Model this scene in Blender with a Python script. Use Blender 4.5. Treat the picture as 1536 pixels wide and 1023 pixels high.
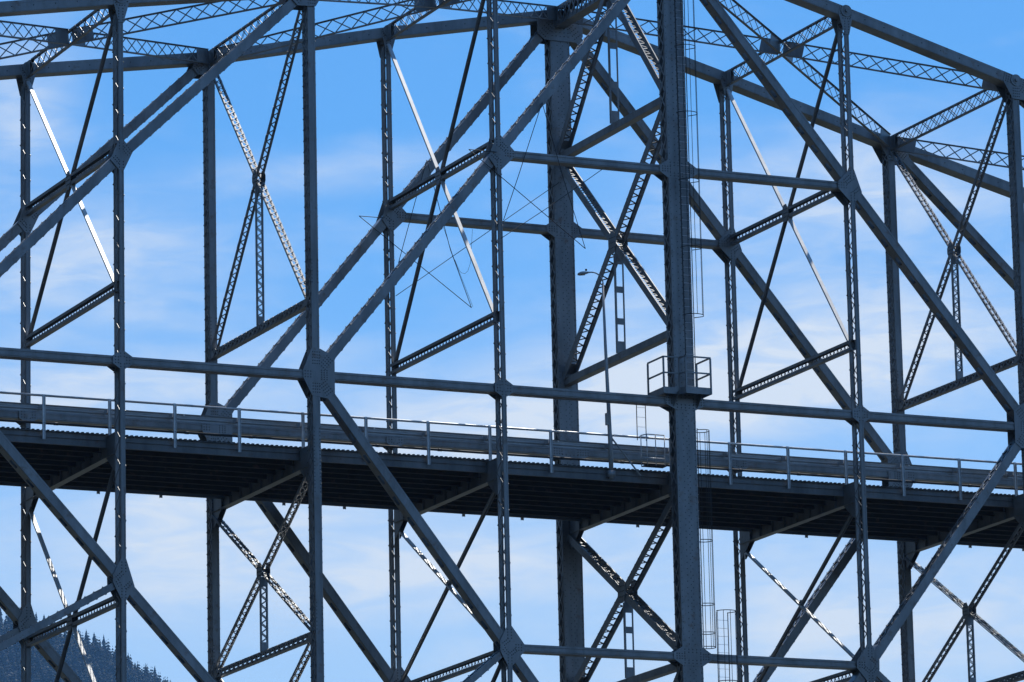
import bpy, math, random
from mathutils import Vector, Matrix
V = Vector
random.seed(7)
S = bpy.context.scene
for o in list(bpy.data.objects):
    bpy.data.objects.remove(o)
C = S.collection

# ------------------------------------------------------------------ camera
Z0 = 41.0                                    # height of the bridge's middle level above the river bank
P = 7.6                                      # panel length
W = 10.26                                    # distance between the two trusses
cam = bpy.data.objects.new('camera', bpy.data.cameras.new('camera')); C.objects.link(cam)
yaw, pit, rol = 0.43537427, 0.21831625, -0.02267565
fw = V((math.sin(yaw)*math.cos(pit), math.cos(yaw)*math.cos(pit), math.sin(pit)))
rt = V((math.cos(yaw), -math.sin(yaw), 0)); up = rt.cross(fw)
r2 = rt*math.cos(rol) + up*math.sin(rol); u2 = up*math.cos(rol) - rt*math.sin(rol)
M = Matrix((r2, u2, -fw)).transposed().to_4x4()
M.translation = V((-62.649, -168.477, Z0-39.314))
cam.matrix_world = M
cam.data.lens = 177.74; cam.data.sensor_width = 36; cam.data.clip_start = 1; cam.data.clip_end = 30000
S.camera = cam

# ------------------------------------------------------------------ light
SUN = V((0.28, 0.38, 1.0)).normalized()
sl = bpy.data.lights.new('sun', 'SUN'); sl.energy = 5.0; sl.angle = math.radians(0.5); sl.color = (1.0, 0.95, 0.87)
so = bpy.data.objects.new('sun', sl); C.objects.link(so)
so.rotation_euler = SUN.to_track_quat('Z', 'Y').to_euler(); so.location = (60, 60, 200)
world = bpy.data.worlds.new("World"); S.world = world; world.use_nodes = True
wt = world.node_tree; wn = wt.nodes; wl = wt.links
for n in list(wn): wn.remove(n)
def N(tree, typ, **kw):
    n = tree.nodes.new(typ)
    for k, v in kw.items(): setattr(n, k, v)
    return n
sky = N(wt, 'ShaderNodeTexSky', sky_type='NISHITA', sun_disc=False)
sky.sun_elevation = math.asin(SUN.z); sky.sun_rotation = math.atan2(SUN.x, SUN.y)
sky.altitude = 50; sky.air_density = 1.0; sky.dust_density = 0.35; sky.ozone_density = 2.2
tc = N(wt, 'ShaderNodeTexCoord')
def wmath(op, a, b=None, c=None):
    n = N(wt, 'ShaderNodeMath', operation=op)
    for i, x in enumerate((a, b, c)):
        if x is None: continue
        if isinstance(x, (int, float)): n.inputs[i].default_value = x
        else: wl.new(x, n.inputs[i])
    return n.outputs[0]
# azimuth / elevation of each sky direction
sep = N(wt, 'ShaderNodeSeparateXYZ'); wl.new(tc.outputs['Generated'], sep.inputs[0])
az = wmath('ARCTAN2', sep.outputs[0], sep.outputs[1])
el = wmath('ARCSINE', sep.outputs[2])
comb = N(wt, 'ShaderNodeCombineXYZ')
wl.new(az, comb.inputs[0]); wl.new(wmath('MULTIPLY', el, 1.0), comb.inputs[1])
def cloud(scale, stretch, rot, off, detail=6, rough=0.55, dist=0.3):
    mp = N(wt, 'ShaderNodeMapping'); mp.inputs['Rotation'].default_value = (0, 0, rot)
    mp.inputs['Scale'].default_value = (scale, scale*stretch, 1); mp.inputs['Location'].default_value = (off, off*.7, 0)
    wl.new(comb.outputs[0], mp.inputs[0])
    no = N(wt, 'ShaderNodeTexNoise'); no.inputs['Scale'].default_value = 1; no.inputs['Detail'].default_value = detail
    no.inputs['Roughness'].default_value = rough; no.inputs['Distortion'].default_value = dist
    wl.new(mp.outputs[0], no.inputs[0]); return no.outputs[0]
def smooth(x, a, b, lo=0.0, hi=1.0):
    n = N(wt, 'ShaderNodeMapRange', interpolation_type='SMOOTHSTEP')
    wl.new(x, n.inputs[0]); n.inputs[1].default_value = a; n.inputs[2].default_value = b
    n.inputs[3].default_value = lo; n.inputs[4].default_value = hi; return n.outputs[0]
broad = cloud(26, 2.6, -0.15, 3.1, 4, 0.5, 0.25)     # uneven veil of cirrus
fine = cloud(60, 3.6, -0.17, 8.7, 7, 0.55, 0.6)      # its streaks
CLOUDS = [                                           # azimuth, elevation, half widths (radians), cover
(0.3495, 0.2341, 0.0284, 0.0119, 0.42) ,# A
(0.3494, 0.2098, 0.0351, 0.0055, 0.62) ,# B
(0.4285, 0.2015, 0.0567, 0.0082, 0.45) ,# C
(0.5042, 0.2455, 0.0405, 0.0092, 0.5) ,# D
(0.5004, 0.2179, 0.0459, 0.0125, 0.55) ,# E
(0.336, 0.2643, 0.0095, 0.0092, 0.4) ,# F
(0.4024, 0.2527, 0.0297, 0.0034, 0.32) ,# G
(0.4119, 0.1729, 0.0567, 0.0079, 0.46) ,# H
(0.5048, 0.1586, 0.0446, 0.0105, 0.42) ,# I
(0.4731, 0.2083, 0.0405, 0.0079, 0.42) ,# J
(0.3719, 0.184, 0.0405, 0.0066, 0.42) ,# K
]
tot = None
for a0, e0, sa, se, w_ in CLOUDS:
    u_ = wmath('DIVIDE', wmath('SUBTRACT', az, a0), sa); v_ = wmath('DIVIDE', wmath('SUBTRACT', wmath('MULTIPLY_ADD', wmath('SUBTRACT', az, a0), -.06, el), e0), se)
    g_ = wmath('MULTIPLY', wmath('EXPONENT', wmath('MULTIPLY', wmath('ADD', wmath('MULTIPLY', u_, u_), wmath('MULTIPLY', v_, v_)), -0.8)), w_)
    tot = g_ if tot is None else wmath('ADD', tot, g_)
back = wmath('MULTIPLY', smooth(broad, .48, .70), 0.10)
CL = wmath('MULTIPLY', wmath('ADD', tot, back), wmath('MULTIPLY_ADD', smooth(fine, .28, .72), .70, wmath('MULTIPLY_ADD', broad, .9, .24)))
CL = wmath('ADD', CL, smooth(el, 0.14, 0.25, 0.40, 0.01))
CL = wmath('MINIMUM', CL, 0.88)
tint = N(wt, 'ShaderNodeMix', data_type='RGBA', blend_type='MULTIPLY'); tint.inputs[0].default_value = 1.0
wl.new(sky.outputs[0], tint.inputs[6]); tint.inputs[7].default_value = (0.46, 1.0, 1.41, 1)
mx = N(wt, 'ShaderNodeMix', data_type='RGBA'); wl.new(CL, mx.inputs[0])
wl.new(tint.outputs[2], mx.inputs[6]); mx.inputs[7].default_value = (8.4, 8.95, 9.4, 1)
bg = N(wt, 'ShaderNodeBackground'); bg.inputs[1].default_value = 0.10
wl.new(mx.outputs[2], bg.inputs[0])
wo = N(wt, 'ShaderNodeOutputWorld'); wl.new(bg.outputs[0], wo.inputs[0])
S.view_settings.view_transform = 'Standard'; S.view_settings.look = 'None'
S.view_settings.gamma = 1; S.view_settings.exposure = 0.0

# ------------------------------------------------------------------ materials
def material(name, base, rough=0.5, metal=0.0, var=0.25, scale=1.5, rust=0.0, bump=0.0, spec=0.5, streak=False):
    m = bpy.data.materials.new(name); m.use_nodes = True; t = m.node_tree; b = t.nodes['Principled BSDF']
    b.inputs['Roughness'].default_value = rough; b.inputs['Metallic'].default_value = metal
    b.inputs['Specular IOR Level'].default_value = spec
    c = N(t, 'ShaderNodeTexCoord'); mp = N(t, 'ShaderNodeMapping'); t.links.new(c.outputs['Object'], mp.inputs[0])
    mp.inputs['Scale'].default_value = (scale, scale, scale*(0.25 if streak else 1))
    no = N(t, 'ShaderNodeTexNoise'); no.inputs['Scale'].default_value = 1; no.inputs['Detail'].default_value = 7; no.inputs['Roughness'].default_value = .65
    t.links.new(mp.outputs[0], no.inputs[0])
    cr = N(t, 'ShaderNodeValToRGB'); t.links.new(no.outputs[0], cr.inputs[0])
    cr.color_ramp.elements[0].position = .3; cr.color_ramp.elements[1].position = .7
    cr.color_ramp.elements[0].color = (*[x*(1-var) for x in base], 1); cr.color_ramp.elements[1].color = (*[min(1, x*(1+var)) for x in base], 1)
    out = cr.outputs[0]
    if rust:
        n2 = N(t, 'ShaderNodeTexNoise'); n2.inputs['Scale'].default_value = scale*2.3; n2.inputs['Detail'].default_value = 9; n2.inputs['Roughness'].default_value = .72
        t.links.new(c.outputs['Object'], n2.inputs[0])
        r = N(t, 'ShaderNodeMapRange'); t.links.new(n2.outputs[0], r.inputs[0])
        r.inputs[1].default_value = .56; r.inputs[2].default_value = .72; r.inputs[4].default_value = rust
        x = N(t, 'ShaderNodeMix', data_type='RGBA'); t.links.new(r.outputs[0], x.inputs[0]); t.links.new(out, x.inputs[6])
        x.inputs[7].default_value = (.16, .085, .05, 1); out = x.outputs[2]
    t.links.new(out, b.inputs['Base Color'])
    rr = N(t, 'ShaderNodeMapRange'); t.links.new(no.outputs[0], rr.inputs[0])
    rr.inputs[3].default_value = rough-.08; rr.inputs[4].default_value = min(1, rough+.12); t.links.new(rr.outputs[0], b.inputs['Roughness'])
    if bump:
        bp = N(t, 'ShaderNodeBump'); bp.inputs['Strength'].default_value = bump; bp.inputs['Distance'].default_value = .02
        n3 = N(t, 'ShaderNodeTexNoise'); n3.inputs['Scale'].default_value = scale*4; n3.inputs['Detail'].default_value = 5
        t.links.new(c.outputs['Object'], n3.inputs[0]); t.links.new(n3.outputs[0], bp.inputs['Height']); t.links.new(bp.outputs[0], b.inputs['Normal'])
    return m
STEEL = material('painted_steel', (.212, .220, .228), .37, .50, .38, 1.1, .8, .08, .6, streak=True)
SUNLIT_ROD = material('sunlit_rod_steel', (.55, .56, .56), .50, .45, .15, 1.5, .2, 0, .6)  # steel paint made brighter, sunlight put into the colour of the lit rods
WEATH = material('weathered_fascia', (.15, .152, .155), .5, .3, .45, 1.0, .9, .15, .5, streak=True)
RIVET = material('rusty_rivet', (.06, .055, .05), .6, 0, .3, 3)
DARKST = material('deck_steel', (.032, .026, .021), .75, 0, .35, 1.2, .6, .2)
GALV = material('galvanised_steel', (.42, .44, .46), .42, .35, .15, 2.0, .12)
PIPE = material('pipe_paint', (.60, .61, .62), .42, .5, .2, 3.0, .3)
ALU = material('lamp_aluminium', (.34, .35, .36), .4, .3, .12, 3)
GLASS = material('lamp_lens', (.55, .55, .50), .2, 0, .1, 4)
WIRE = material('wire_rope', (.04, .037, .035), .6, .2, .2, 8)
LITE = material('sky_spot_white', (.8, .8, .78), .3, 0, .05, 3)  # sky brightness put into a white colour
ASPH = material('asphalt', (.055, .055, .057), .9, 0, .3, 2, 0, .3)
CONC = material('concrete', (.36, .34, .31), .85, 0, .2, .6, 0, .3)
BANK = material('bank_ground', (.028, .032, .018), .95, 0, .4, .08, 0, .5)
WATER = material('river_water', (.010, .018, .020), .12, 0, .2, .05, 0, .6)
SOIL = material('hill_soil', (.010, .019, .013), .95, 0, .4, .02)
LEAF = material('conifer_needles', (.008, .017, .012), .8, 0, .5, .12)
BARK = material('conifer_bark', (.11, .08, .06), .9, 0, .3, 1)

# ------------------------------------------------------------------ mesh building
class MB:
    def __init__(s): s.v = []; s.f = []; s.m2 = set()
    def add(s, vs, fs):
        k = len(s.v); s.v += [tuple(x) for x in vs]; s.f += [tuple(i+k for i in f) for f in fs]
    def obb(s, c, ax, ay, az):                       # box from centre and three half axes
        vs = [c+ax*i+ay*j+az*k for i in (-1, 1) for j in (-1, 1) for k in (-1, 1)]
        s.add(vs, [(0, 1, 3, 2), (4, 6, 7, 5), (0, 4, 5, 1), (2, 3, 7, 6), (0, 2, 6, 4), (1, 5, 7, 3)])
    def box(s, x0, x1, y0, y1, z0, z1):
        s.obb(V(((x0+x1)/2, (y0+y1)/2, (z0+z1)/2)), V(((x1-x0)/2, 0, 0)), V((0, (y1-y0)/2, 0)), V((0, 0, (z1-z0)/2)))
    def bar(s, p0, p1, a, a0, a1, b, b0, b1):         # box along p0-p1, spanning a0..a1 in a and b0..b1 in b
        c = (p0+p1)/2 + a*(a0+a1)/2 + b*(b0+b1)/2
        s.obb(c, (p1-p0)/2, a*(a1-a0)/2, b*(b1-b0)/2)
    def prism(s, pts, n, t):                          # polygon extruded by n*t
        k = len(pts); vs = [V(p) for p in pts] + [V(p)+n*t for p in pts]
        s.add(vs, [tuple(range(k-1, -1, -1)), tuple(range(k, 2*k))] + [(i, (i+1) % k, (i+1) % k+k, i+k) for i in range(k)])
    def tube(s, pts, r, seg=8, cap=True):
        pts = [V(p) for p in pts]; rings = []
        rs = r if isinstance(r, (list, tuple)) else [r]*len(pts)
        prev = None
        for i, p in enumerate(pts):
            d = (pts[min(i+1, len(pts)-1)]-pts[max(i-1, 0)]).normalized()
            if prev is None:
                u = d.cross(V((0, 0, 1)) if abs(d.z) < .9 else V((0, 1, 0))).normalized()
            else: u = (prev - d*prev.dot(d)).normalized()
            prev = u; w = d.cross(u)
            rings.append([p+(u*math.cos(2*math.pi*j/seg)+w*math.sin(2*math.pi*j/seg))*rs[i] for j in range(seg)])
        vs = [x for r_ in rings for x in r_]; fs = []
        for i in range(len(pts)-1):
            for j in range(seg):
                fs.append((i*seg+j, i*seg+(j+1) % seg, (i+1)*seg+(j+1) % seg, (i+1)*seg+j))
        if cap: fs += [tuple(range(seg-1, -1, -1)), tuple((len(pts)-1)*seg+j for j in range(seg))]
        s.add(vs, fs)
    def rivet(s, c, n, r=.024, h=.019):
        u = n.orthogonal().normalized(); w = n.cross(u)
        a = [c+(u*math.cos(k*1.0472)+w*math.sin(k*1.0472))*r for k in range(6)]
        b = [c+n*h+(u*math.cos(k*1.0472)+w*math.sin(k*1.0472))*r*.6 for k in range(6)]
        k0 = len(s.f); s.m2.update(range(k0, k0+7))
        s.add(a+b, [(k, (k+1) % 6, (k+1) % 6+6, k+6) for k in range(6)]+[(6, 7, 8, 9, 10, 11)])
    def build(s, name, mat, parent=None, smooth=False, origin=None):
        me = bpy.data.meshes.new(name)
        o = bpy.data.objects.new(name, me); C.objects.link(o)
        org = V((0, 0, 0))
        if parent is not None:
            o.parent = parent; q = parent
            while q is not None: org = org + V(q.location); q = q.parent
        elif origin is not None: org = V(origin); o.location = org
        me.from_pydata([V(p)-org for p in s.v], [], s.f); me.materials.append(mat)
        if s.m2:
            me.materials.append(RIVET)
            for k in s.m2: me.polygons[k].material_index = 1
        if smooth:
            for p_ in me.polygons: p_.use_smooth = True
        me.update(); return o
def empty(name, loc):
    o = bpy.data.objects.new(name, None); C.objects.link(o); o.location = loc; o.empty_display_size = .5; return o
def tag(o, label=None, cat=None, group=None, kind=None):
    if label: o['label'] = label
    if cat: o['category'] = cat
    if group: o['group'] = group
    if kind: o['kind'] = kind
    return o
def Z(z): return z+Z0
YD = V((0, 1, 0)); XD = V((1, 0, 0)); ZD = V((0, 0, 1))

def lacing(mb, p0, d, L, a, a0, a1, b, bpos, style, pitch, bw=.05, bt=.010, riv=True):
    """bars in the plane b = bpos, running between a0 and a1"""
    n = max(1, round(L/pitch)); h = L/n; jr = random.Random(n*31+int(L*1000)); sgn = 1 if bpos > 0 else -1
    def strip(q0, q1, lift=0.0):
        e = (q1-q0); l = e.length; e.normalize(); s_ = e.cross(b).normalized()
        o0 = b*(bpos+sgn*lift); j_ = jr.uniform(-.012, .012); q0 = q0+d*j_; q1 = q1+d*jr.uniform(-.012, .012)
        mb.obb((q0+q1)/2+o0, e*(l/2+.02), s_*bw/2, b*bt/2)
        if riv:
            mb.rivet(q0+o0+b*sgn*bt/2, b*sgn, .022, .02)
    for i in range(n):
        s0, s1 = p0+d*(i*h), p0+d*((i+1)*h); m = p0+d*((i+.5)*h)
        if style == 'V':
            strip(s0+a*a0, m+a*a1); strip(m+a*a1, s1+a*a0, .011)
        elif style == 'Z':
            if i % 2 == 0: strip(s0+a*a0, s1+a*a1)
            else: strip(s0+a*a1, s1+a*a0, .011)
        elif style == 'X':
            strip(s0+a*a0, s1+a*a1); strip(s0+a*a1, s1+a*a0, .011)
        elif style == 'T':                            # battens
            mb.obb(m+a*(a0+a1)/2+b*bpos, d*bw/2, a*(a1-a0)/2, b*bt/2)
        elif style == 'P':                            # perforated cover plate
            e = .04
            mb.obb(s0+d*(h*.30)+a*(a0+a1)/2+b*bpos, d*h*.30, a*((a1-a0)/2+e), b*bt/2)
            aw = (a1-a0)*.22
            for sg, aa in ((1, a0), (-1, a1)):
                mb.obb(s0+d*(h*.80)+a*(aa+sg*(aw-e)/2)+b*bpos, d*h*.20, a*(aw+e)/2, b*bt/2)

def channels(p0, p1, a, sep_, w, fl=.09, t=.014, lace='V', pitch=.35, bw=.05, faces=(-1, 1), trim=(0, 0), tie=.35, ridge=False, cover=None, mb=None, riv=True):
    """two channels facing each other, sep_ apart along a, w deep along b, laced on the b faces"""
    mb = mb or MB()
    p0, p1 = V(p0), V(p1); d = (p1-p0).normalized(); p0 = p0+d*trim[0]; p1 = p1-d*trim[1]; L = (p1-p0).length
    a = (a-d*a.dot(d)).normalized(); b = d.cross(a)
    for s in (-1, 1):
        mb.bar(p0, p1, a, *sorted((s*sep_/2, s*(sep_/2-t))), b, -w/2, w/2)
        for k in (-1, 1):
            mb.bar(p0, p1, a, *sorted((s*(sep_/2-fl), s*(sep_/2-t))), b, *sorted((k*w/2, k*(w/2-t))))
        if ridge:                                     # angle legs riveted on the web: two raised strips
            for q in (-.5, .5):
                e = w*.17
                mb.bar(p0, p1, a, *sorted((s*sep_/2+s*.0005, s*(sep_/2+(ridge if ridge is not True else .013)))), b, q*w*.62-e/2, q*w*.62+e/2)
    ai = sep_/2-fl*.55
    for k in faces:
        bp = k*(w/2+.0065)
        tl = min(tie, L*.3)
        if cover == 'solid' or cover == k:
            mb.bar(p0, p1, a, -sep_/2+.004, sep_/2-.004, b, *sorted((k*(w/2+.001), k*(w/2+.013)))); continue
        if tie:
            for q0 in (p0, p1-d*tl):
                mb.bar(q0, q0+d*tl, a, -sep_/2+.01, sep_/2-.01, b, *sorted((k*(w/2+.001), k*(w/2+.012))))
        else: tl = 0
        lacing(mb, p0+d*tl, d, L-2*tl, a, -ai, ai, b, bp, lace, pitch, bw, riv=riv)
    return mb

def girder(p0, p1, depth, w=.14, ang=.07, pitch=.5, lace='X', planes=1, bw=.045, trim=(0, 0), tie=.45):
    """lattice girder: top and bottom flange pairs with lacing in upright plane(s)"""
    mb = MB(); p0, p1 = V(p0), V(p1); d = (p1-p0).normalized(); p0 = p0+d*trim[0]; p1 = p1-d*trim[1]; L = (p1-p0).length
    a = (ZD-d*d.z).normalized(); b = d.cross(a)
    for s in (-1, 1):
        mb.bar(p0, p1, a, *sorted((s*depth/2, s*(depth/2-.012))), b, -w/2, w/2)
        for k in ((-1, 1) if planes == 2 else (0,)):
            mb.bar(p0, p1, a, *sorted((s*(depth/2-ang), s*(depth/2-.012))), b, k*(w/2-.006)-.006, k*(w/2-.006)+.006)
    for k in ((-1, 1) if planes == 2 else (1,)):
        bp = k*(w/2+.0065) if planes == 2 else .0125
        if tie:
            for q0 in (p0, p1-d*tie): mb.bar(q0, q0+d*tie, a, -depth/2+.015, depth/2-.015, b, bp-.0045, bp+.0045)
        lacing(mb, p0+d*tie, d, L-2*tie, a, -depth/2+ang*.5, depth/2-ang*.5, b, bp, lace, pitch, bw, riv=False)
    return mb

def hull(pts):
    pts = sorted(set((round(x, 4), round(z, 4)) for x, z in pts))
    def half(ps):
        h = []
        for p in ps:
            while len(h) > 1 and (h[-1][0]-h[-2][0])*(p[1]-h[-2][1])-(h[-1][1]-h[-2][1])*(p[0]-h[-2][0]) <= 0: h.pop()
            h.append(p)
        return h
    return half(pts)[:-1] + half(pts[::-1])[:-1]

# ------------------------------------------------------------------ ground, river, hill
def sheet(name, pts, z, mat):
    mb = MB(); mb.add([V((x, y, z)) for x, y in pts], [tuple(range(len(pts)))]); return tag(mb.build(name, mat), kind='structure')
sheet('ground', [(-7400, -7400), (7400, -7400), (7400, 7400), (-7400, 7400)], 0.0, BANK)
sheet('river', [(-7000, 60), (-400, -60), (-120, -128), (60, -150), (500, -240), (7000, -900), (7000, -500), (700, -20), (250, 45), (-100, 70), (-400, 120), (-7000, 600)], 0.04, WATER)

# ------------------------------------------------------------------ THE BRIDGE
OX = 3*P
bridge = tag(empty('steel_truss_bridge', (OX, W/2, Z(-22.0))), 'grey riveted steel truss bridge with laced braces carrying the dark road deck', 'bridge')
I0, I1 = -1, 7
top = {-1: 12.3, 0: 13.63, 1: 14.86, 2: 16.63, 3: 18.16, 4: 16.19, 5: 14.10, 6: 12.18, 7: 10.9}
bot = {-1: -12.4, 0: -14.3, 1: -16.2, 2: -17.9, 3: -19.6, 4: -17.9, 5: -16.2, 6: -14.3, 7: -12.4}
mB = {0: 7.66, 2: 9.12, 4: 9.12, 6: 7.05}
mC = {0: -8.1, 2: -9.81, 4: -9.81, 6: -8.1}
LS = 2.85                                          # lower portal strut
def nd(i, z, y=0): return V((i*P, y, Z(z)))
def heavy(i): return i % 2 == 1
pw = lambda i: .86 if i == 3 else (.30 if heavy(i) else .19)
def part(mb, name, parent=None, mat=STEEL): return mb.build(name, mat, parent or bridge)

def gusset(name, i, z, y, mem, post, off, riv=.11, extra=None):
    """pair of plates in the truss plane; mem = list of (direction, half width, length)"""
    pts = list(extra or [])
    for d, hw, L in mem:
        d = V((d[0], 0, d[1])).normalized(); q = V((-d.z, 0, d.x))
        for s in (-1, 1):
            e = d*L+q*s*hw; pts.append((e.x, e.z))
    h = hull(pts); name_ = name
    for s in (1, -1):
        mb = MB()
        pl = [V((i*P+x, y+s*off, Z(z+zz))) for x, zz in h]
        mb.prism(pl if s > 0 else pl, YD*s, .014)
        if s > 0: part(mb, 'inner_gusset_plate', post); continue
        seen = set()
        for d, hw, L in mem:
            d = V((d[0], 0, d[1])).normalized(); q = V((-d.z, 0, d.x)); k = max(2, round(2*hw/.095)) if riv else 0
            k = min(k, 5); r = L*.42
            while k and r < L-.04:
                for j in range(k):
                    e = d*r+q*((j/(k-1)*2-1)*hw*.78)
                    key = (round(e.x/.05), round(e.z/.05))
                    if key in seen: continue
                    seen.add(key); mb.rivet(V((i*P+e.x, y-off-.014, Z(z)+e.z)), V((0, -1, 0)))
                r += riv
    return part(mb, name, post)

def disc(post, i, z, y, r, off):
    for s in (-1, 1):
        mb = MB()
        n = YD*s; c = V((i*P, y+s*off, Z(z)))
        for rr, t0, t1 in ((r, 0, .03), (r*.62, .0305, .045), (r*.30, .0455, .11)):
            pts = [c+n*t0+V((math.cos(k*math.pi/12)*rr, 0, math.sin(k*math.pi/12)*rr)) for k in range(24)]
            mb.prism(pts, n, t1-t0)
        part(mb, 'chord_pin', post)

DG = .345                                         # depth of the main diagonals
for y in (0.0, W):
    posts = {}
    # ---- posts
    for i in range(I0, I1+1):
        w = pw(i)
        st = dict(lace='Z', pitch=.50, bw=.05, fl=.055) if not heavy(i) else dict(lace='X', pitch=.42, bw=.055, fl=.10)
        if i == 3: st = dict(lace='X', pitch=.62, bw=.075, fl=.11, t=.02)
        mb = channels(nd(i, bot[i], y), nd(i, top[i], y), YD, .55 if heavy(i) else .60, w, ridge=not heavy(i), trim=(0, .05), **st)
        if i == 3:                                # tower: staggered rivet lines, flange angles, splice plates
            yy = y-.275
            for k, xx in enumerate((-.36, -.12, .03, .12, .36)):
                n = 0; zz = bot[3]+.3+(.12 if k % 2 else 0)
                while zz < top[3]-.6:
                    mb.rivet(V((i*P+xx, yy, Z(zz))), V((0, -1, 0)), .021, .014); zz += .24
            for xx in (-.40, .40):
                mb.box(i*P+xx-.025, i*P+xx+.025, yy-.012, yy-.0005, Z(bot[3]), Z(top[3]-.6))
        elif heavy(i):
            yy = y-.275
            for xx in (-.11, .11):
                mb.box(i*P+xx-.035, i*P+xx+.035, yy-.009, yy-.0005, Z(bot[i]), Z(top[i]-.4))
                for z0_, z1_ in ((-9.5, -8.4), (-4.4, -1.9), (3.5, 4.4)):
                    zz = z0_
                    while zz < z1_: mb.rivet(V((i*P+xx, yy-.009, Z(zz))), V((0, -1, 0))); zz += .14
        posts[i] = part(mb, 'post')
    # ---- chords
    for i in range(I0, I1):
        a_, b_ = nd(i, top[i], y), nd(i+1, top[i+1], y)
        mb = channels(a_, b_, YD, .62, .40, fl=.10, lace='P', pitch=1.0, faces=(-1, 1), cover='solid', trim=(.02, .02), tie=0)
        d = (b_-a_).normalized(); n = V((-d.z, 0, d.x))
        for s in (-1, 1):                         # flange angles at the lower edge, and a thin ledge on top
            mb.bar(a_+d*.3, b_-d*.3, YD, *sorted((s*.3105, s*.3185)), n, -.19, -.10)
            mb.bar(a_+d*.3, b_-d*.3, YD, *sorted((s*.3105, s*.3175)), n, .11, .19)
        for k in range(1, 9):
            q = a_+(b_-a_)*(k/9.0)
            mb.rivet(V((q.x, y-.31, q.z)), V((0, -1, 0)), .025, .02)
        part(mb, 'top_chord')
        a_, b_ = nd(i, bot[i], y), nd(i+1, bot[i+1], y)
        part(channels(a_, b_, YD, .60, .45, fl=.10, lace='X', pitch=.6, trim=(.02, .02)), 'bottom_chord')
    # ---- horizontal struts
    def hstrut(i, z, w):
        mb = channels(nd(i, z, y), nd(i+1, z, y), YD, .49, w, fl=.09, lace='V', pitch=.42, cover='solid', trim=(.03, .03), ridge=.026, tie=.5)
        part(mb, 'horizontal_strut')
    for i in range(I0, I1): hstrut(i, 0, .29)
    for i in (2, 3): hstrut(i, 9.12, .26); hstrut(i, -9.81, .26)
    # ---- diagonals
    def diag(n0, n1, left):
        a_, b_ = nd(n0[0], n0[1], y), nd(n1[0], n1[1], y)
        if left: mb = channels(a_, b_, YD, .52, DG, fl=.10, lace='X', pitch=.50, bw=.07, trim=(.06, .06), tie=.9)
        else: mb = channels(a_, b_, YD, .52, DG, fl=.10, lace='P', pitch=.92, trim=(.06, .06), tie=.0)
        d = (b_-a_).normalized(); n = V((-d.z, 0, d.x))
        for s in (-1, 1):
            for k in (-1, 1):
                mb.bar(a_+d*.5, b_-d*.5, YD, *sorted((s*.2605, s*.270)), n, *sorted((k*DG*.5, k*(DG*.5-.07))))
        part(mb, 'diagonal_brace')
    for A_, B_, C_, l in (((1, top[1]), (0, mB[0]), (-1, 0), 1), ((3, top[3]), (2, mB[2]), (1, 0), 1), ((3, top[3]), (4, mB[4]), (5, 0), 0), ((5, top[5]), (6, mB[6]), (7, 0), 0),
                          ((-1, 0), (0, mC[0]), (1, bot[1]), 0), ((1, 0), (2, mC[2]), (3, bot[3]), 0), ((5, 0), (4, mC[4]), (3, bot[3]), 1), ((7, 0), (6, mC[6]), (5, bot[5]), 1)):
        diag(A_, B_, l); diag(B_, C_, l)
    for A_, B_ in (((0, mC[0]), (-1, bot[-1])), ((2, mC[2]), (1, bot[1])), ((4, mC[4]), (5, bot[5])), ((6, mC[6]), (7, bot[7]))):
        part(channels(nd(*A_, y), nd(*B_, y), YD, .50, .24, fl=.09, lace='V', pitch=.4, trim=(.08, .08)), 'secondary_diagonal')
    # ---- gussets
    def dr(i0, z0, i1, z1): return ((i1-i0)*P, z1-z0)
    for i in range(I0, I1+1):
        p_ = posts[i]; hv = heavy(i); hw = pw(i)/2; go = .277 if hv else .3015
        U, D_ = (0, 1), (0, -1)
        # middle level
        mem = [(U, hw, .33), (D_, hw, .33), ((1, 0), .14, .38), ((-1, 0), .14, .38)]
        if i in (1, 5):
            s = 1 if i == 1 else -1
            mem = [(U, hw+.02, .98), (D_, hw+.02, .80), ((s, 0), .22, .50), ((-s, 0), .14, .52)]
            mem += [(dr(i, 0, i+s, mB[i+s]), DG*.5, .95), (dr(i, 0, i+s, mC[i+s]), DG*.5, .98)]
        elif i in (-1, 7):
            s = 1 if i == -1 else -1
            mem = [(U, hw, .9), (D_, hw, .8), ((1, 0), .16, .5), ((-1, 0), .16, .5), (dr(i, 0, i+s, mB[i+s]), DG*.5, .95), (dr(i, 0, i+s, mC[i+s]), DG*.5, .95)]
        elif i == 3: mem = [(U, .43, .32), (D_, .43, .32), ((1, 0), .13, .85), ((-1, 0), .13, .85)]
        gusset('gusset_plate', i, 0, y, mem, p_, go)
        if i == 3:
            for zz in (9.12, -9.81):
                gusset('gusset_plate', i, zz, y, [(U, .43, .36), (D_, .43, .36), ((1, 0), .12, .80), ((-1, 0), .12, .80)], p_, .277)
        if i in mB:
            sd = 1 if i in (0, 2) else -1          # side the diagonal climbs to
            m2 = [(U, hw, .58), (D_, hw, .55), (dr(i, mB[i], i+sd, top[i+sd]), DG*.5, .46), (dr(i, mB[i], i-sd, 0), DG*.5, .44)]
            if i in (2, 4): m2.append(((sd, 0), .13, .64)); m2[0] = (U, hw, .68); m2[1] = (D_, hw, .66)
            gusset('gusset_plate', i, mB[i], y, m2, p_, go)
        if i in mC:
            sd = 1 if i in (0, 2) else -1
            m2 = [(U, hw, .80), (D_, hw, .70), (dr(i, mC[i], i+sd, bot[i+sd]), DG*.5, .42), (dr(i, mC[i], i-sd, 0), DG*.5, .42), (dr(i, mC[i], i-sd, bot[i-sd]), .12, .40)]
            if i in (2, 4): m2.append(((sd, 0), .13, .60))
            gusset('gusset_plate', i, mC[i], y, m2, p_, go)
        # top level
        cd = []
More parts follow.
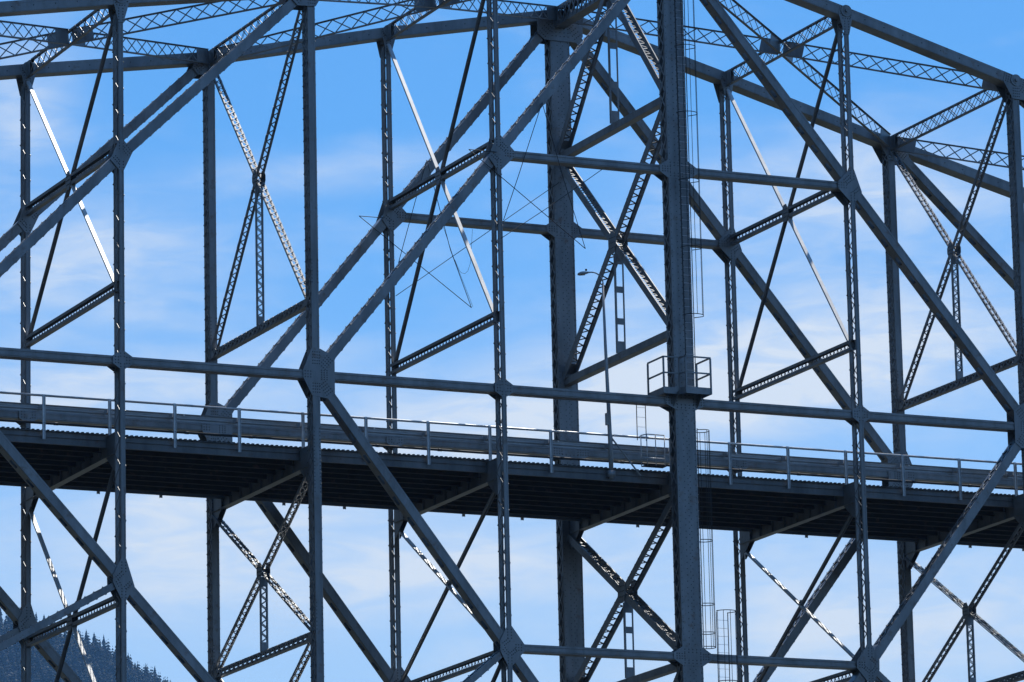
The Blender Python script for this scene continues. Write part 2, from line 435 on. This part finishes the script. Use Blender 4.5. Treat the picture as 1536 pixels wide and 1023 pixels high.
        if i > I0: cd.append((dr(i, top[i], i-1, top[i-1]), .19, .55))
        if i < I1: cd.append((dr(i, top[i], i+1, top[i+1]), .19, .55))
        if i == 3:
            m2 = [(dr(3, top[3], 2, top[2]), .2, 1.0), (dr(3, top[3], 4, top[4]), .2, 1.0), (D_, .46, 1.15), (dr(3, top[3], 2, mB[2]), .2, 1.35), (dr(3, top[3], 4, mB[4]), .2, 1.35)]
            gusset('gusset_plate', i, top[i], y, m2, p_, .32, .16)
        elif hv:
            s = -1 if i == 1 else 1
            m2 = cd+[(D_, hw+.02, .75)]
            if i in (1, 5): m2.append((dr(i, top[i], i+s, mB[i+s]), DG*.5, .95))
            gusset('gusset_plate', i, top[i], y, m2, p_, .32)
            disc(p_, i, top[i]+.02, y, .24, .336)
        else:
            gusset('gusset_plate', i, top[i], y, [(c[0], c[1], .30) for c in cd]+[(D_, .20, .38), (D_, hw+.01, .92)], p_, .32)
            disc(p_, i, top[i]+.04, y, .24, .336)

# ---- cross frames between the two trusses
yi0, yi1 = .30, W-.30
FB = -3.35                                          # underside of the floor beams
def cross(i, z_top, z_bot, kind, name='sway_brace'):
    for a_, b_ in ((( yi0, z_top), (yi1, z_bot)), ((yi1, z_top), (yi0, z_bot))):
        p0, p1 = V((i*P, a_[0], Z(a_[1]))), V((i*P, b_[0], Z(b_[1]))); d = (p1-p0).normalized()
        s = .006 if a_[0] < 1 else -.006
        if kind == 'rod':
            n = d.cross(XD).normalized(); mb = MB()
            mb.bar(p0, p1, XD, -.075+s, .075+s, n, -.006+s, .006+s)
            for k in (-1, 1): mb.bar(p0, p1, XD, *sorted((k*.063+s, k*.075+s)), n, *((.006+s, .07+s) if n.z < 0 else (-.07+s, -.006+s)))
        elif kind == 'laced':
            mb = channels(p0, p1, d.cross(XD), .20+s, .29, fl=.075, t=.011, lace='V', pitch=.36, bw=.045, tie=.4, riv=False)
            # four corner angles joined by zigzag bars on the broad faces
            mb = MB(); n = d.cross(XD).normalized()
            for sx in (-1, 1):
                for sn in (-1, 1):
                    mb.bar(p0, p1, XD, *sorted((sx*.145+s, sx*.085+s)), n, *sorted((sn*(.055+s), sn*(.045+s))))
                    mb.bar(p0, p1, XD, *sorted((sx*.145+s, sx*.134+s)), n, *sorted((sn*(.045+s), sn*(.012))))
            L = (p1-p0).length
            sn = 1 if n.y < 0 else -1; lacing(mb, p0+d*.5, d, L-1, XD, -.11, .11, n, sn*(.062+s), 'V', .36, .045, riv=False)
            for sx in (-1, 1): lacing(mb, p0+d*.5, d, L-1, n, -.04, .04, XD, sx*(.152), 'T', 1.2, .20, riv=False)
        else:                                       # tower: two deep plates, zigzag bars between them
            mb = channels(p0, p1, XD, .47+s*2, .30+s, fl=.045, t=.014, lace='V', pitch=.36, bw=.055, tie=.6, riv=False, faces=() if a_[0] > 1 else ((1,) if d.cross(XD).y > 0 else (-1,)))
            if a_[0] > 1: lacing(mb, p0+d*.5, d, (p1-p0).length-1, XD, -.225, .225, d.cross(XD), .03, 'V', .36, .05, riv=False)
        part(mb, name, mat=SUNLIT_ROD if kind == 'rod' and a_[0] > 1 else STEEL)  # only rods whose upper face catches the sun get the brightened paint
def cplate(i, z, w, h):
    mb = MB(); yc = W/2
    for s in (-1, 1):
        x = i*P+s*w
        pts = [(yc-h*.75, z-h*.3), (yc-h*.3, z-h), (yc+h*.3, z-h), (yc+h*.75, z-h*.3), (yc+h*.75, z+h*.3), (yc+h*.3, z+h), (yc-h*.3, z+h), (yc-h*.75, z+h*.3)]
        mb.prism([V((x, a_, Z(b_))) for a_, b_ in pts], XD*s, .012)
        for k in range(3):
            for j in range(4): mb.rivet(V((x+s*.012, yc+(j-1.5)*h*.3, Z(z+(k-1)*h*.45))), XD*s)
    part(mb, 'centre_plate')
def tstrut(i, z, kind):
    p0, p1 = V((i*P, .10, Z(z))), V((i*P, W-.10, Z(z)))
    if kind == 'light': mb = channels(p0, p1, ZD, .41, .19, fl=.115, t=.012, lace='V', pitch=.30, bw=.045, tie=.45, riv=False, faces=(1,))
    elif kind == 'heavy': mb = channels(p0, p1, ZD, .30, .24, fl=.08, t=.012, lace='V', pitch=.45, bw=.09, tie=.45, riv=False)
    else:
        mb = channels(p0, p1, ZD, .29, .33, fl=.08, t=.014, cover='solid', tie=0)
    part(mb, 'cross_strut')
def hanger(i, z0, z1, kind):
    p0, p1 = V((i*P, W/2, Z(z0))), V((i*P, W/2, Z(z1)))
    if kind == 'tower':
        mb = MB()
        for s in (-1, 1):
            mb.bar(p0, p1, XD, *sorted((s*.20, s*.13)), YD, -.04, -.028); mb.bar(p0, p1, XD, *sorted((s*.20, s*.188)), YD, -.027, .04)
        L = z0-z1
        for f, hh in ((.03, .3), (.36, .13), (.68, .13), (.955, .3)):
            zc = z0-L*f; mb.box(i*P-.187, i*P+.187, W/2-.0495, W/2-.0405, Z(zc-hh), Z(zc+hh))
    else: mb = channels(p0, p1, XD, .30, .11, fl=.05, t=.010, lace='V', pitch=.34, bw=.04, tie=.35, riv=False)
    part(mb, 'hanger')

for i in range(I0, I1+1):
    if i == 3:
        # tower bent: inverted V under the top strut, X above the road, X below it
        for s in (0, 1):
            p0, p1 = V((i*P, W/2+(.25 if s else -.25), Z(17.6))), V((i*P, W-.3 if s else .3, Z(12.3)))
            dd = (p1-p0).normalized(); mbs = MB()
            if s == 0: lacing(mbs, p0+dd*.4, dd, (p1-p0).length-.8, XD, -.225, .225, dd.cross(XD), .03, 'V', .36, .05, riv=False)
            part(channels(p0, p1, XD, .47, .30, fl=.045, t=.014, lace='V', pitch=.36, bw=.055, tie=.5, riv=False, faces=() if s == 0 else ((1,) if dd.cross(XD).y > 0 else (-1,)), mb=mbs), 'sway_brace')
        hanger(i, 17.3, 12.3, 'tower'); tstrut(i, 12.13, 'tower')
        cross(i, 11.9, 3.0, 'tower'); cplate(i, 7.45, .25, .46); hanger(i, 7.0, 3.0, 'tower'); tstrut(i, LS, 'tower')
        cross(i, FB-.1, -9.6, 'tower'); cplate(i, -6.45, .25, .46); hanger(i, -6.9, -9.85, 'tower'); tstrut(i, -10.0, 'tower')
        cross(i, -10.2, bot[3]+.6, 'tower'); cplate(i, -14.6, .25, .46)
    elif heavy(i):
        zt = top[i]-.35; zm = (zt+3.0)/2
        cross(i, zt, 3.0, 'laced'); cplate(i, zm, .165, .34); hanger(i, zm-.2, 3.0, 'laced'); tstrut(i, LS, 'heavy')
        cross(i, FB-.15, -9.45, 'laced'); cplate(i, (FB-9.6)/2, .165, .34); hanger(i, (FB-9.6)/2-.2, -9.5, 'laced'); tstrut(i, -9.65, 'heavy')
        cross(i, -9.8, bot[i]+.4, 'laced')
    else:
        zt = top[i]-.45; zm = (zt+LS)/2
        cross(i, zt, LS+.1, 'rod'); cplate(i, zm, .105, .36); tstrut(i, zm, 'light'); tstrut(i, LS, 'light')
        if i in (2, 4):
            cross(i, FB-.1, -9.7, 'rod'); cplate(i, (FB-9.8)/2, .02, .18); tstrut(i, -9.95, 'light'); cross(i, -10.1, bot[i]+.4, 'rod')
        else:
            zm = (FB+bot[i])/2+.2
            cross(i, FB-.1, 2*zm-FB-.1, 'rod'); cplate(i, zm-.1, .105, .36); tstrut(i, zm-.1, 'light')
    # top strut
    zt = top[i]
    if i == 3:
        part(girder(V((i*P, .3, Z(zt-.2))), V((i*P, W-.3, Z(zt-.2))), .80, .50, .16, .42, 'X', 2, .07), 'top_strut')
    else:
        part(girder(V((i*P, .3, Z(zt-.04))), V((i*P, W-.3, Z(zt-.04))), .62, .13, .06, .74, 'X', 2, .034), 'top_strut')
    bt_ = bot[i]
    part(girder(V((i*P, .3, Z(bt_))), V((i*P, W-.3, Z(bt_))), .5, .24, .08, .6, 'X', 2, .04), 'bottom_strut')
# ---- top laterals: two-panel X with its centre on the light frames' top struts
for i in range(I0, I1+1):
    if heavy(i): continue
    mid = V((i*P, W/2, Z(top[i]-.02)))
    for j in (i-1, i+1):
        for y in (.35, W-.35):
            part(girder(mid, V((j*P, y, Z(top[j]-.02))), .60, .13, .060, .66, 'X', 1, .045, trim=(.09, .2), tie=.80), 'lateral_brace')
# ---- road deck
X0, X1 = I0*P, I1*P
YN, YF = 1.22, W-1.22
deckp = MB(); k = X0+.05                            # open steel grating: deep bars across, thin bars along
while k < X1: deckp.box(k-.011, k+.011, YN+.02, YF-.02, Z(-2.58), Z(-2.47)); k += .105
for k in range(17): yy = YN+.25+k*(YF-YN-.5)/16; deckp.box(X0, X1, yy-.008, yy+.008, Z(-2.50), Z(-2.4695))
deck = part(deckp, 'road_deck', mat=DARKST)
for y, s in ((YN, -1), (YF, 1)):
    mb = MB()
    mb.bar(V((X0, y, Z(-2.71))), V((X1, y, Z(-2.71))), YD, -.006, .006, ZD, -.255, .225)
    yo = y+s*.007
    for z_, h_, w_ in ((-2.965, .014, .09), (-2.50, .014, .09), (-2.70, .02, .045)):
        mb.box(X0, X1, *sorted((yo, yo+s*w_)), Z(z_-h_/2), Z(z_+h_/2))
    part(mb, 'fascia_beam', deck, WEATH)
    mb = MB(); k = X0+.1; mb.box(X0, X1, y-.04, y+.04, Z(-2.484), Z(-2.465))
    while k < X1:                                    # grating bar ends on top
        mb.box(k, k+.09, y-.05, y+.06, Z(-2.483), Z(-2.435)); k += .19
    part(mb, 'grating_edge', deck, DARKST)
for k in range(8):
    y = YN+.75+k*(YF-YN-1.5)/7; mb = MB()
    mb.box(X0, X1, y-.006, y+.006, Z(-2.985), Z(-2.585)); mb.box(X0, X1, y-.07, y+.07, Z(-3.0), Z(-2.986))
    part(mb, 'stringer', deck, DARKST)
for i in range(I0, I1+1):
    mb = MB(); x = i*P
    mb.box(x-.008, x+.008, .30, W-.30, Z(FB+.02), Z(-2.60))
    mb.box(x-.15, x+.15, .30, W-.30, Z(FB), Z(FB+.018)); mb.box(x-.12, x+.12, .30, W-.30, Z(-2.598), Z(-2.585))
    for k in range(9):
        y = .9+k*(W-1.8)/8
        for s in (-1, 1): mb.box(*sorted((x+s*.009, x+s*.09)), y-.006, y+.006, Z(FB+.02), Z(-2.61))
    for s, y0 in ((1, .30), (-1, W-.30)):            # knee plates to the posts
        for sx in (-.10, .10):
            mb.prism([V((x+sx, y0, Z(-2.55))), V((x+sx, y0+s*.85, Z(-2.55))), V((x+sx, y0+s*.85, Z(FB-.03))), V((x+sx, y0+s*.1, Z(FB-.6))), V((x+sx, y0, Z(FB-.6)))], XD, .012)
    part(mb, 'floor_beam')
# near-side bracket ends seen behind the posts
# ------------------------------------------------------------------ railings
def railing(y, zb, label):
    r = tag(empty('bridge_railing', (OX, y, Z(-2.5))), label, 'railing', None)
    mb = MB(); mb.tube([(X0, y, Z(-1.20)), (X1, y, Z(-1.20))], .044, 12); mb.build('top_rail', PIPE, r, True)
    mb = MB(); mb.tube([(X0, y, Z(-2.22)), (X1, y, Z(-2.22))], .046, 10)
    k = X0+.4
    while k < X1: mb.tube([(k, y, Z(-2.22)), (k+.16, y, Z(-2.22))], .058, 8); k += P/3
    mb.build('lower_rail', WIRE, r, True)
    for k in range(int((I1-I0)*3)+1):
        x = X0+k*P/3; mb = MB(); s = -1 if y < 5 else 1
        mb.box(x-.055, x+.055, y+s*.037-.007, y+s*.037+.007, Z(zb), Z(-1.16))
        for q in (-1, 1): mb.box(x+q*.055-(.006 if q > 0 else 0), x+q*.055+(0 if q > 0 else .006), *sorted((y+s*.045, y+s*.10)), Z(zb), Z(-1.22))
        mb.build('rail_post', PIPE, r)
railing(YN-.10, -2.82, 'grey pipe railing on posts along the near edge of the deck')
railing(YF+.10, -3.06, 'grey pipe railing along the far edge of the deck, only post feet showing below')
def guard(y, s, label):
    g = tag(empty('guard_rail', (OX, y, Z(-2.43))), label, 'guard rail')
    prof = [(0, .155), (.03, .14), (.075, .105), (.075, .06), (.0, .02), (0, -.02), (.075, -.06), (.075, -.105), (.03, -.14), (0, -.155)]
    vs = []; fs = []
    for x in (X0, X1):
        for t_ in (0, .004):
            vs += [V((x, y+s*(a_+t_), Z(-1.585+b_))) for a_, b_ in prof]
    n = len(prof)
    for j in range(n-1):
        fs += [(j, j+1, 2*n+j+1, 2*n+j), (n+j, 3*n+j, 3*n+j+1, n+j+1)]
    mb = MB(); mb.add(vs, fs); mb.build('rail_beam', GALV, g)
    for k in range(int((I1-I0)*3)+1):                # brackets tie the beam to the railing's posts
        x = X0+k*P/3
        mb = MB(); mb.box(x-.05, x+.05, *sorted((y-s*.004, y-s*.37)), Z(-1.66), Z(-1.51)); mb.build('bracket', GALV, g)
        if k % 3 == 1:
            mb = MB(); mb.box(x+.52, x+.58, *sorted((y-s*.001, y-s*.012)), Z(-1.50), Z(-1.455)); mb.build('sky_spot', LITE, g)  # white chip standing in for sky seen through a bolt hole
guard(YN+.33, 1, 'corrugated steel guard rail just behind the near pipe railing')
guard(YF-.33, -1, 'corrugated steel guard rail on the far side of the road')

# ------------------------------------------------------------------ street lamp
lx, ly = 20.23, 1.02
lamp = tag(empty('street_lamp', (lx, ly, Z(-2.9))), 'tall thin street lamp with curved arm beside the wide riveted tower post', 'street lamp')
mb = MB(); mb.tube([(lx, ly, Z(-2.9)), (lx-.02, ly, Z(-1.3)), (lx-.05, ly, Z(0)), (lx-.11, ly, Z(2.3)), (lx-.15, ly, Z(4.7))], [.088, .083, .074, .058, .042], 12)
mb.box(lx-.13, lx+.13, ly-.1, ly+.19, Z(-2.82), Z(-2.6)); mb.build('pole', ALU, lamp, True)
mb = MB(); c_ = V((lx-.15, ly, Z(4.7)))
arc = [c_+V((-.44*(1-math.cos(t)), -.02, .40*math.sin(t))) for t in [k*math.pi/2/8*1.08 for k in range(9)]]
arc.append(arc[-1]+V((-.12, 0, -.02))); mb.tube([c_+V((0, 0, -.1))]+arc, .026, 10); mb.build('arm', ALU, lamp, True)
e = arc[-1]; mb = MB()
prof = [(0.05, .03), (0, .06), (-.06, .075), (-.14, .10), (-.24, .125), (-.34, .12), (-.42, .085), (-.45, .02)]
ring = []
for x, r in prof:
    for k in range(14):
        t = 2*math.pi*k/14; ring.append(e+V((x, r*1.05*math.cos(t), r*.62*math.sin(t)+x*.22)))
n = 14; mb.add(ring, [(i*n+k, i*n+(k+1) % n, (i+1)*n+(k+1) % n, (i+1)*n+k) for i in range(len(prof)-1) for k in range(n)]+[tuple(range(n)), tuple((len(prof)-1)*n+k for k in range(n))])
hd = mb.build('lamp_head', ALU, lamp, True)
mb = MB(); ring = []
for j, f in enumerate((1, .8, .4)):
    for k in range(14):
        t = 2*math.pi*k/14; ring.append(e+V((-.27+.13*f*math.cos(t), .10*f*math.sin(t), -.115-.03*(1-f)-.0)))
mb.add(ring, [(i*n+k, i*n+(k+1) % n, (i+1)*n+(k+1) % n, (i+1)*n+k) for i in range(2) for k in range(n)]+[tuple(2*n+k for k in range(n))]); mb.build('lens', GLASS, hd, True)
mb = MB(); mb.box(e.x-.12, e.x-.06, e.y-.03, e.y+.03, e.z+.06, e.z+.13); mb.build('photocell', WIRE, hd)
mb = MB(); mb.box(lx-.185, lx-.09, ly-.07, ly+.05, Z(-.84), Z(-.38)); mb.build('junction_box', ALU, lamp)
mb = MB(); mb.tube([(lx+.07, ly, Z(-1.35)), (lx+1.25, ly+.02, Z(-2.72))], .034, 8); mb.build('brace', ALU, lamp)

# ------------------------------------------------------------------ ladders and platforms at the tower post
def ladder(cx, cy, z0, z1, hoops, label, r=.36, rungs=.31, barsz=None, wid=.40, ang0=0.0, open_top=False):
    """cage towards -y rotated by ang0; ladder plane at cy, hoops centred in front of it"""
    L = tag(empty('caged_ladder', (cx, cy, Z(z0))), label, 'ladder')
    ca, sa = math.cos(ang0), math.sin(ang0)
    def pt(u, v, z): return V((cx+u*ca-v*sa, cy+u*sa+v*ca, Z(z)))
    for s in (-1, 1):
        mb = MB(); p0, p1 = pt(s*wid/2, 0, z0), pt(s*wid/2, 0, z1); mb.bar(p0, p1, XD, -.009, .009, YD, -.02, .02); mb.build('side_rail', WIRE, L)
    mb = MB(); z = z0+.15
    while z < z1: mb.tube([pt(-wid/2, 0, z), pt(wid/2, 0, z)], .007, 6); z += rungs
    mb.build('rungs', PIPE, L)
    if hoops:
        def hp(t): return (-(r)*math.cos(t), -.30-r*math.sin(t)*.95)
        for z in hoops:
            mb = MB(); path = [pt(-wid/2, 0, z)]+[pt(*hp(k*math.pi/14), z) for k in range(15)]+[pt(wid/2, 0, z)]
            for a_, b_ in zip(path, path[1:]):
                d = (b_-a_).normalized(); mb.bar(a_, b_, d.cross(ZD).normalized(), -.005, .005, ZD, -.015, .015)
            mb.build('cage_hoop', WIRE, L)
        for k in (1, 4, 7, 10, 13):
            u, v = hp(k*math.pi/14); mb = MB(); mb.bar(pt(u, v, min(hoops)), pt(u, v, max(hoops)), XD, -.008, .008, YD, -.008, .008); mb.build('cage_bar', WIRE, L)
    return L
ladder(22.97, -.50, .42, 19.6, [3.25+2.66*k for k in range(7)], 'caged ladder climbing the tower post above the small platform', r=.43)
ladder(23.29, -.05, -9.6, -1.0, [-9.4, -8.85, -7.75, -5.3, -1.05], 'caged ladder hanging down the right side of the tower post below the road deck', r=.30, ang0=math.pi/2)
ladder(23.98, -.50, -16, -8.1, [-8.12, -10.8, -13.5], 'lowest caged ladder, starting above the lower horizontal strut right of the tower post', r=.40, wid=.48)
ladder(21.55, 1.0, -1.35, .1, None, 'short open ladder between the small platform and the deck left of the tower post', wid=.38, rungs=.38)

pf = tag(empty('inspection_platform', (22.8, -.6, Z(.3))), 'small railed platform wrapped around the front of the tower post', 'platform')
out = [(21.75, .72), (21.75, -.62), (22.42, -.62), (22.55, -.92), (23.60, -.92), (23.60, .25)]
mb = MB()
fl_ = [(21.75, .72), (21.75, -.62), (22.42, -.62), (22.55, -.92), (23.60, -.92), (23.60, .25), (23.26, .25), (23.26, -.30), (22.34, -.30), (22.34, .72)]
mb.prism([V((a_, b_, Z(.30))) for a_, b_ in fl_], ZD, .03)
for (a0, b0), (a1, b1) in zip(out, out[1:]):
    p0, p1 = V((a0, b0, Z(.29))), V((a1, b1, Z(.29))); d = (p1-p0).normalized(); mb.bar(p0, p1, d.cross(ZD), -.008, .008, ZD, -.10, .16)
mb.build('floor', STEEL, pf)
for z_, nm in ((1.62, 'hand_rail'), (1.0, 'mid_rail')):
    mb = MB()
    for (a0, b0), (a1, b1) in zip(out, out[1:]):
        p0, p1 = V((a0, b0, Z(z_))), V((a1, b1, Z(z_))); d = (p1-p0).normalized(); mb.bar(p0, p1, d.cross(ZD), -.027, .027, ZD, -.027, .027)
    mb.build(nm, STEEL, pf)
for a_, b_ in out:
    mb = MB(); mb.box(a_-.03, a_+.03, b_-.03, b_+.03, Z(.2), Z(1.59)); mb.build('platform_post', STEEL, pf)
for xx in (22.30, 23.30):
    mb = MB(); mb.prism([V((xx-.01, -.28, Z(-.25))), V((xx-.01, -.28, Z(.28))), V((xx-.01, -.85, Z(.28)))], XD, .02); mb.build('bracket', STEEL, pf)

ld = tag(empty('deck_landing', (21.6, .8, Z(-2.5))), 'little railed landing at deck level left of the tower post', 'platform')
mb = MB(); mb.box(21.45, 22.35, .55, .90, Z(-2.40), Z(-2.37)); mb.build('floor', DARKST, ld)
o2 = [(21.45, .88), (21.55, .58), (22.30, .58)]
for z_ in (-1.18, -2.1):
    mb = MB()
    for a_, b_ in zip(o2, o2[1:]): mb.tube([(a_[0], a_[1], Z(z_)), (b_[0], b_[1], Z(z_))], .022, 8)
    mb.build('hand_rail', PIPE, ld, True)
for a_, b_ in o2+[(21.92, .58)]:
    mb = MB(); mb.tube([(a_, b_, Z(-2.4)), (a_, b_, Z(-1.18))], .02, 8); mb.build('landing_post', PIPE, ld, True)

# ------------------------------------------------------------------ rigging wires
def wire(pts, label, r=.015, sag=0, name='wire_stay'):
    pts = [V((x, y, Z(z))) for x, y, z in pts]; q = []
    for a_, b_ in zip(pts, pts[1:]):
        for k in range(8): q.append(a_.lerp(b_, k/8)-ZD*sag*4*(k/8)*(1-k/8))
    q.append(pts[-1]); mb = MB(); mb.tube(q, r, 6)
    o = mb.build(name, WIRE, None, True, origin=pts[0]); return tag(o, label, 'wire', 'loose rigging wires')
yn, yf = -.34, W-.36
wire([(13.94, yn, 9.12), (15.1, yn, 9.12)], 'short rigging wire reaching left from the near gusset plate')
wire([(13.94, yn, 9.12), (18.72, yn, 5.65)], 'rigging wire sloping down right from the near gusset plate to the hanging corner')
wire([(18.72, yn, 5.65), (17.87, yn, 8.32), (17.05, yn, 11.24)], 'rigging wire from the hanging corner up to the near diagonal brace')
wire([(17.05, yn, 11.24), (15.97, yn, 8.23), (15.32, yn, 6.49)], 'rigging wire falling left from the near diagonal brace across the strut')
wire([(15.22, yn, 5.78), (17.2, yn, 7.14), (19.52, yn, 8.83)], 'rigging wire rising right from the near thin post towards the tower post')
wire([(13.78, yf, 8.92), (14.84, yf, 8.93)], 'short rigging wire left of the far gusset plate')
wire([(13.78, yf, 8.92), (18.58, yf, 5.56)], 'long rigging wire sloping down right behind the near diagonal brace to a sharp corner')
wire([(18.58, yf, 5.56), (17.71, yf, 7.86), (16.76, yf, 11.47)], 'rigging wire from the sharp corner up across the far strut')
wire([(18.64, yf, 5.60), (17.80, yf, 7.66), (17.38, yf, 8.9)], 'second strand beside the wire that meets the sharp corner', r=.008)
wire([(16.76, yf, 11.47), (16.21, yf, 9.7), (15.44, yf, 7.13)], 'rigging wire falling left past the far thin post')
wire([(15.3, yf, 5.79), (19.45, yf, 8.79), (22.57, yf, 11.04)], 'rigging wire rising right from the far thin post to the far tower post')
wire([(18.69, yf, 8.79), (18.62, yf, 7.9), (18.57, yf, 7.38), (18.45, yf, 7.05), (18.32, yf, 6.93), (18.16, yf, 6.96), (18.07, yf, 7.07), (17.9, yf, 7.46)], 'thin wire hanging in a loose hook below the far strut', r=.007)


# ------------------------------------------------------------------ pier under the tower
pier = tag(empty('bridge_pier', (OX, W/2, 0)), 'concrete pier under the tower posts of the bridge', 'pier')
for y in (0, W):
    mb = MB()
    a_ = [(OX-1.8, y-1.8), (OX+1.8, y-1.8), (OX+1.8, y+1.8), (OX-1.8, y+1.8)]
    mb.add([V((x, yy, -.5)) for x, yy in a_]+[V((OX+(x-OX)*.7, y+(yy-y)*.7, Z(bot[3])-.5)) for x, yy in a_], [(3, 2, 1, 0), (4, 5, 6, 7), (0, 1, 5, 4), (1, 2, 6, 5), (2, 3, 7, 6), (3, 0, 4, 7)])
    mb.build('pier_shaft', CONC, pier)
mb = MB(); mb.box(OX-.8, OX+.8, 1.2, W-1.2, 3, 18.5); mb.build('web_wall', CONC, pier)

# ------------------------------------------------------------------ wooded hill, five kilometres off
HA, HD = 0.35, 5000.0
hc = V((-62.6+HD*math.sin(HA), -168.5+HD*math.cos(HA), 0))
hu, hv_ = V((math.cos(HA), -math.sin(HA), 0)), V((math.sin(HA), math.cos(HA), 0))
def ridge(u):
    pts = [(-2600, 560), (-1500, 900), (-600, 905), (-200, 840), (-90, 822), (-55, 818), (-15, 802), (14, 790), (40, 772), (57, 762), (73, 751), (88, 738), (200, 640), (500, 420), (1000, 180), (1500, 20), (2000, -20)]
    for (a0, b0), (a1, b1) in zip(pts, pts[1:]):
        if u <= a1: t = max(0, (u-a0)/(a1-a0)); return b0+(b1-b0)*t
    return -20
def hill_z(u, v):
    r = ridge(u+v*.12); a_ = abs(v)
    f = max(0.0, 1-(math.sqrt(a_*a_+900)-30)/1500.0)
    z = r*f**1.15
    n = math.sin(u*.021+v*.013)*9+math.sin(u*.047-v*.031+1)*4+math.sin(u*.009+v*.017+2)*12
    return z+n*min(1, a_/160)*min(1, z/100 if z > 0 else 0)-3
us = [-2600+40*k for k in range(57)]+[-340+10*k for k in range(60)]+[260+40*k for k in range(44)]
vs_ = [-1560+60*k for k in range(22)]+[-240+10*k for k in range(49)]+[250+60*k for k in range(23)]
mb = MB(); nv = len(vs_)
mb.add([hc+hu*u+hv_*v+ZD*hill_z(u, v) for u in us for v in vs_], [(i*nv+j, (i+1)*nv+j, (i+1)*nv+j+1, i*nv+j+1) for i in range(len(us)-1) for j in range(nv-1)])
tag(mb.build('hill', SOIL, None, True), kind='structure')
def crown(mb, base, h, rad, rng, rows=11, arms=8):
    """ragged conifer crown: whorls of drooping pointed sprays"""
    for k in range(rows):
        f = k/(rows-1); z = h*(.10+.88*f); r = rad*(1-f)**.72*(.8+.4*rng.random())+.15
        a0 = rng.random()*6.28
        for j in range(arms):
            if rng.random() < .08: continue
            a_ = a0+j*6.283/arms+rng.uniform(-.2, .2); rr = r*rng.uniform(.65, 1.2); wd = .42*rr+.25
            c0, s0 = math.cos(a_), math.sin(a_); up_ = h*.075
            p = [V((0, 0, z+up_)), V((c0*rr*.6-s0*wd, s0*rr*.6+c0*wd, z-.05*rr)), V((c0*rr, s0*rr, z-.28*rr)), V((c0*rr*.6+s0*wd, s0*rr*.6-c0*wd, z-.05*rr)), V((c0*rr*.5, s0*rr*.5, z+up_*.6))]
            mb.add([base+q for q in p], [(0, 1, 4), (1, 2, 4), (2, 3, 4), (3, 0, 4)])
rng = random.Random(3)
def tree_at(u, v): return hc+hu*u+hv_*v+ZD*(hill_z(u, v)-.5)
protos = []
for k in range(4):
    h = (24, 21, 26, 17)[k]; r = (5.6, 6.2, 5.2, 5.0)[k]
    t = empty('conifer_tree', (0, 0, 0)); mb = MB(); crown(mb, V((0, 0, 0)), h, r, rng, 15, 9); mb.build('crown', LEAF, t)
    mb = MB(); mb.tube([(0, 0, -1), (0, 0, h*.5), (0, 0, h*.97)], [.42, .25, .05], 7); mb.build('trunk', BARK, t); protos.append(t)
spots = []
u = -120
while u < 120:
    spots.append((u, rng.uniform(-10, 8))); u += rng.uniform(2.5, 6.5)
for k, (u, v) in enumerate(spots):
    src = protos[k % 4]
    if k < 4: t = src
    else:
        t = src.copy(); C.objects.link(t)
        for ch in src.children:
            c = ch.copy(); C.objects.link(c); c.parent = t
    t.location = tree_at(u, v); t.rotation_euler = (0, 0, rng.random()*6); sc = rng.uniform(.6, 1.12); t.scale = (sc*rng.uniform(.8, 1.15), sc*rng.uniform(.8, 1.15), sc)
    tag(t, 'dark hazy conifer standing on the ridge line of the far wooded hill', 'tree', 'conifers along the ridge of the far hill')
mb = MB()
for k in range(4200):
    u = rng.uniform(-330, 230); v = rng.uniform(-250, -9)
    crown(mb, tree_at(u, v), rng.uniform(12, 25), rng.uniform(3.8, 6.4), rng, 8, 6)
for k in range(2200):
    u = rng.uniform(-1300, 900); v = rng.uniform(-900, 200)
    if -330 < u < 230 and v > -250: continue
    crown(mb, tree_at(u, v), rng.uniform(16, 28), rng.uniform(4, 6), rng, 5, 5)
tag(mb.build('forest', LEAF), kind='stuff')

# unseen gorge walls added to block low skylight, behind and left of the viewer
mb = MB(); cols = []
for k in range(73):
    dg = 62+k*4.35; a_ = math.radians(dg); col = []
    low_ = .24+.76*max(0, min(1, (dg-205)/45))     # low south-east keeps front faces bright; high west and north-west darkens left faces
    for j, (rr, hh) in enumerate(((900, 0), (1300, .30), (1700, .66), (2150, 1.0), (2900, .8), (3600, .1))):
        h_ = 990*hh*low_*(.86+.09*math.sin(a_*5)+.05*math.sin(a_*13+1))*min(1, k/10, (72-k)/4)
        col.append(V((math.sin(a_)*rr, math.cos(a_)*rr, h_-4)))
    cols.append(col)
mb.add([p for c in cols for p in c], [(i*6+j, i*6+j+1, i*6+6+j+1, i*6+6+j) for i in range(72) for j in range(5)])
tag(mb.build('shade_hills', SOIL, None, True), kind='structure')

# ------------------------------------------------------------------ air
mb = MB(); mb.box(-7500, 7500, -7500, 7500, -25, 1040)
hz = bpy.data.materials.new('haze_air'); hz.use_nodes = True
for n in list(hz.node_tree.nodes): hz.node_tree.nodes.remove(n)
ho = N(hz.node_tree, 'ShaderNodeOutputMaterial'); pv = N(hz.node_tree, 'ShaderNodeVolumePrincipled')
pv.inputs['Color'].default_value = (.22, .52, 1, 1); pv.inputs['Density'].default_value = 4.0e-5; pv.inputs['Anisotropy'].default_value = .2
hz.node_tree.links.new(pv.outputs[0], ho.inputs['Volume'])
tag(mb.build('haze', hz), kind='stuff')
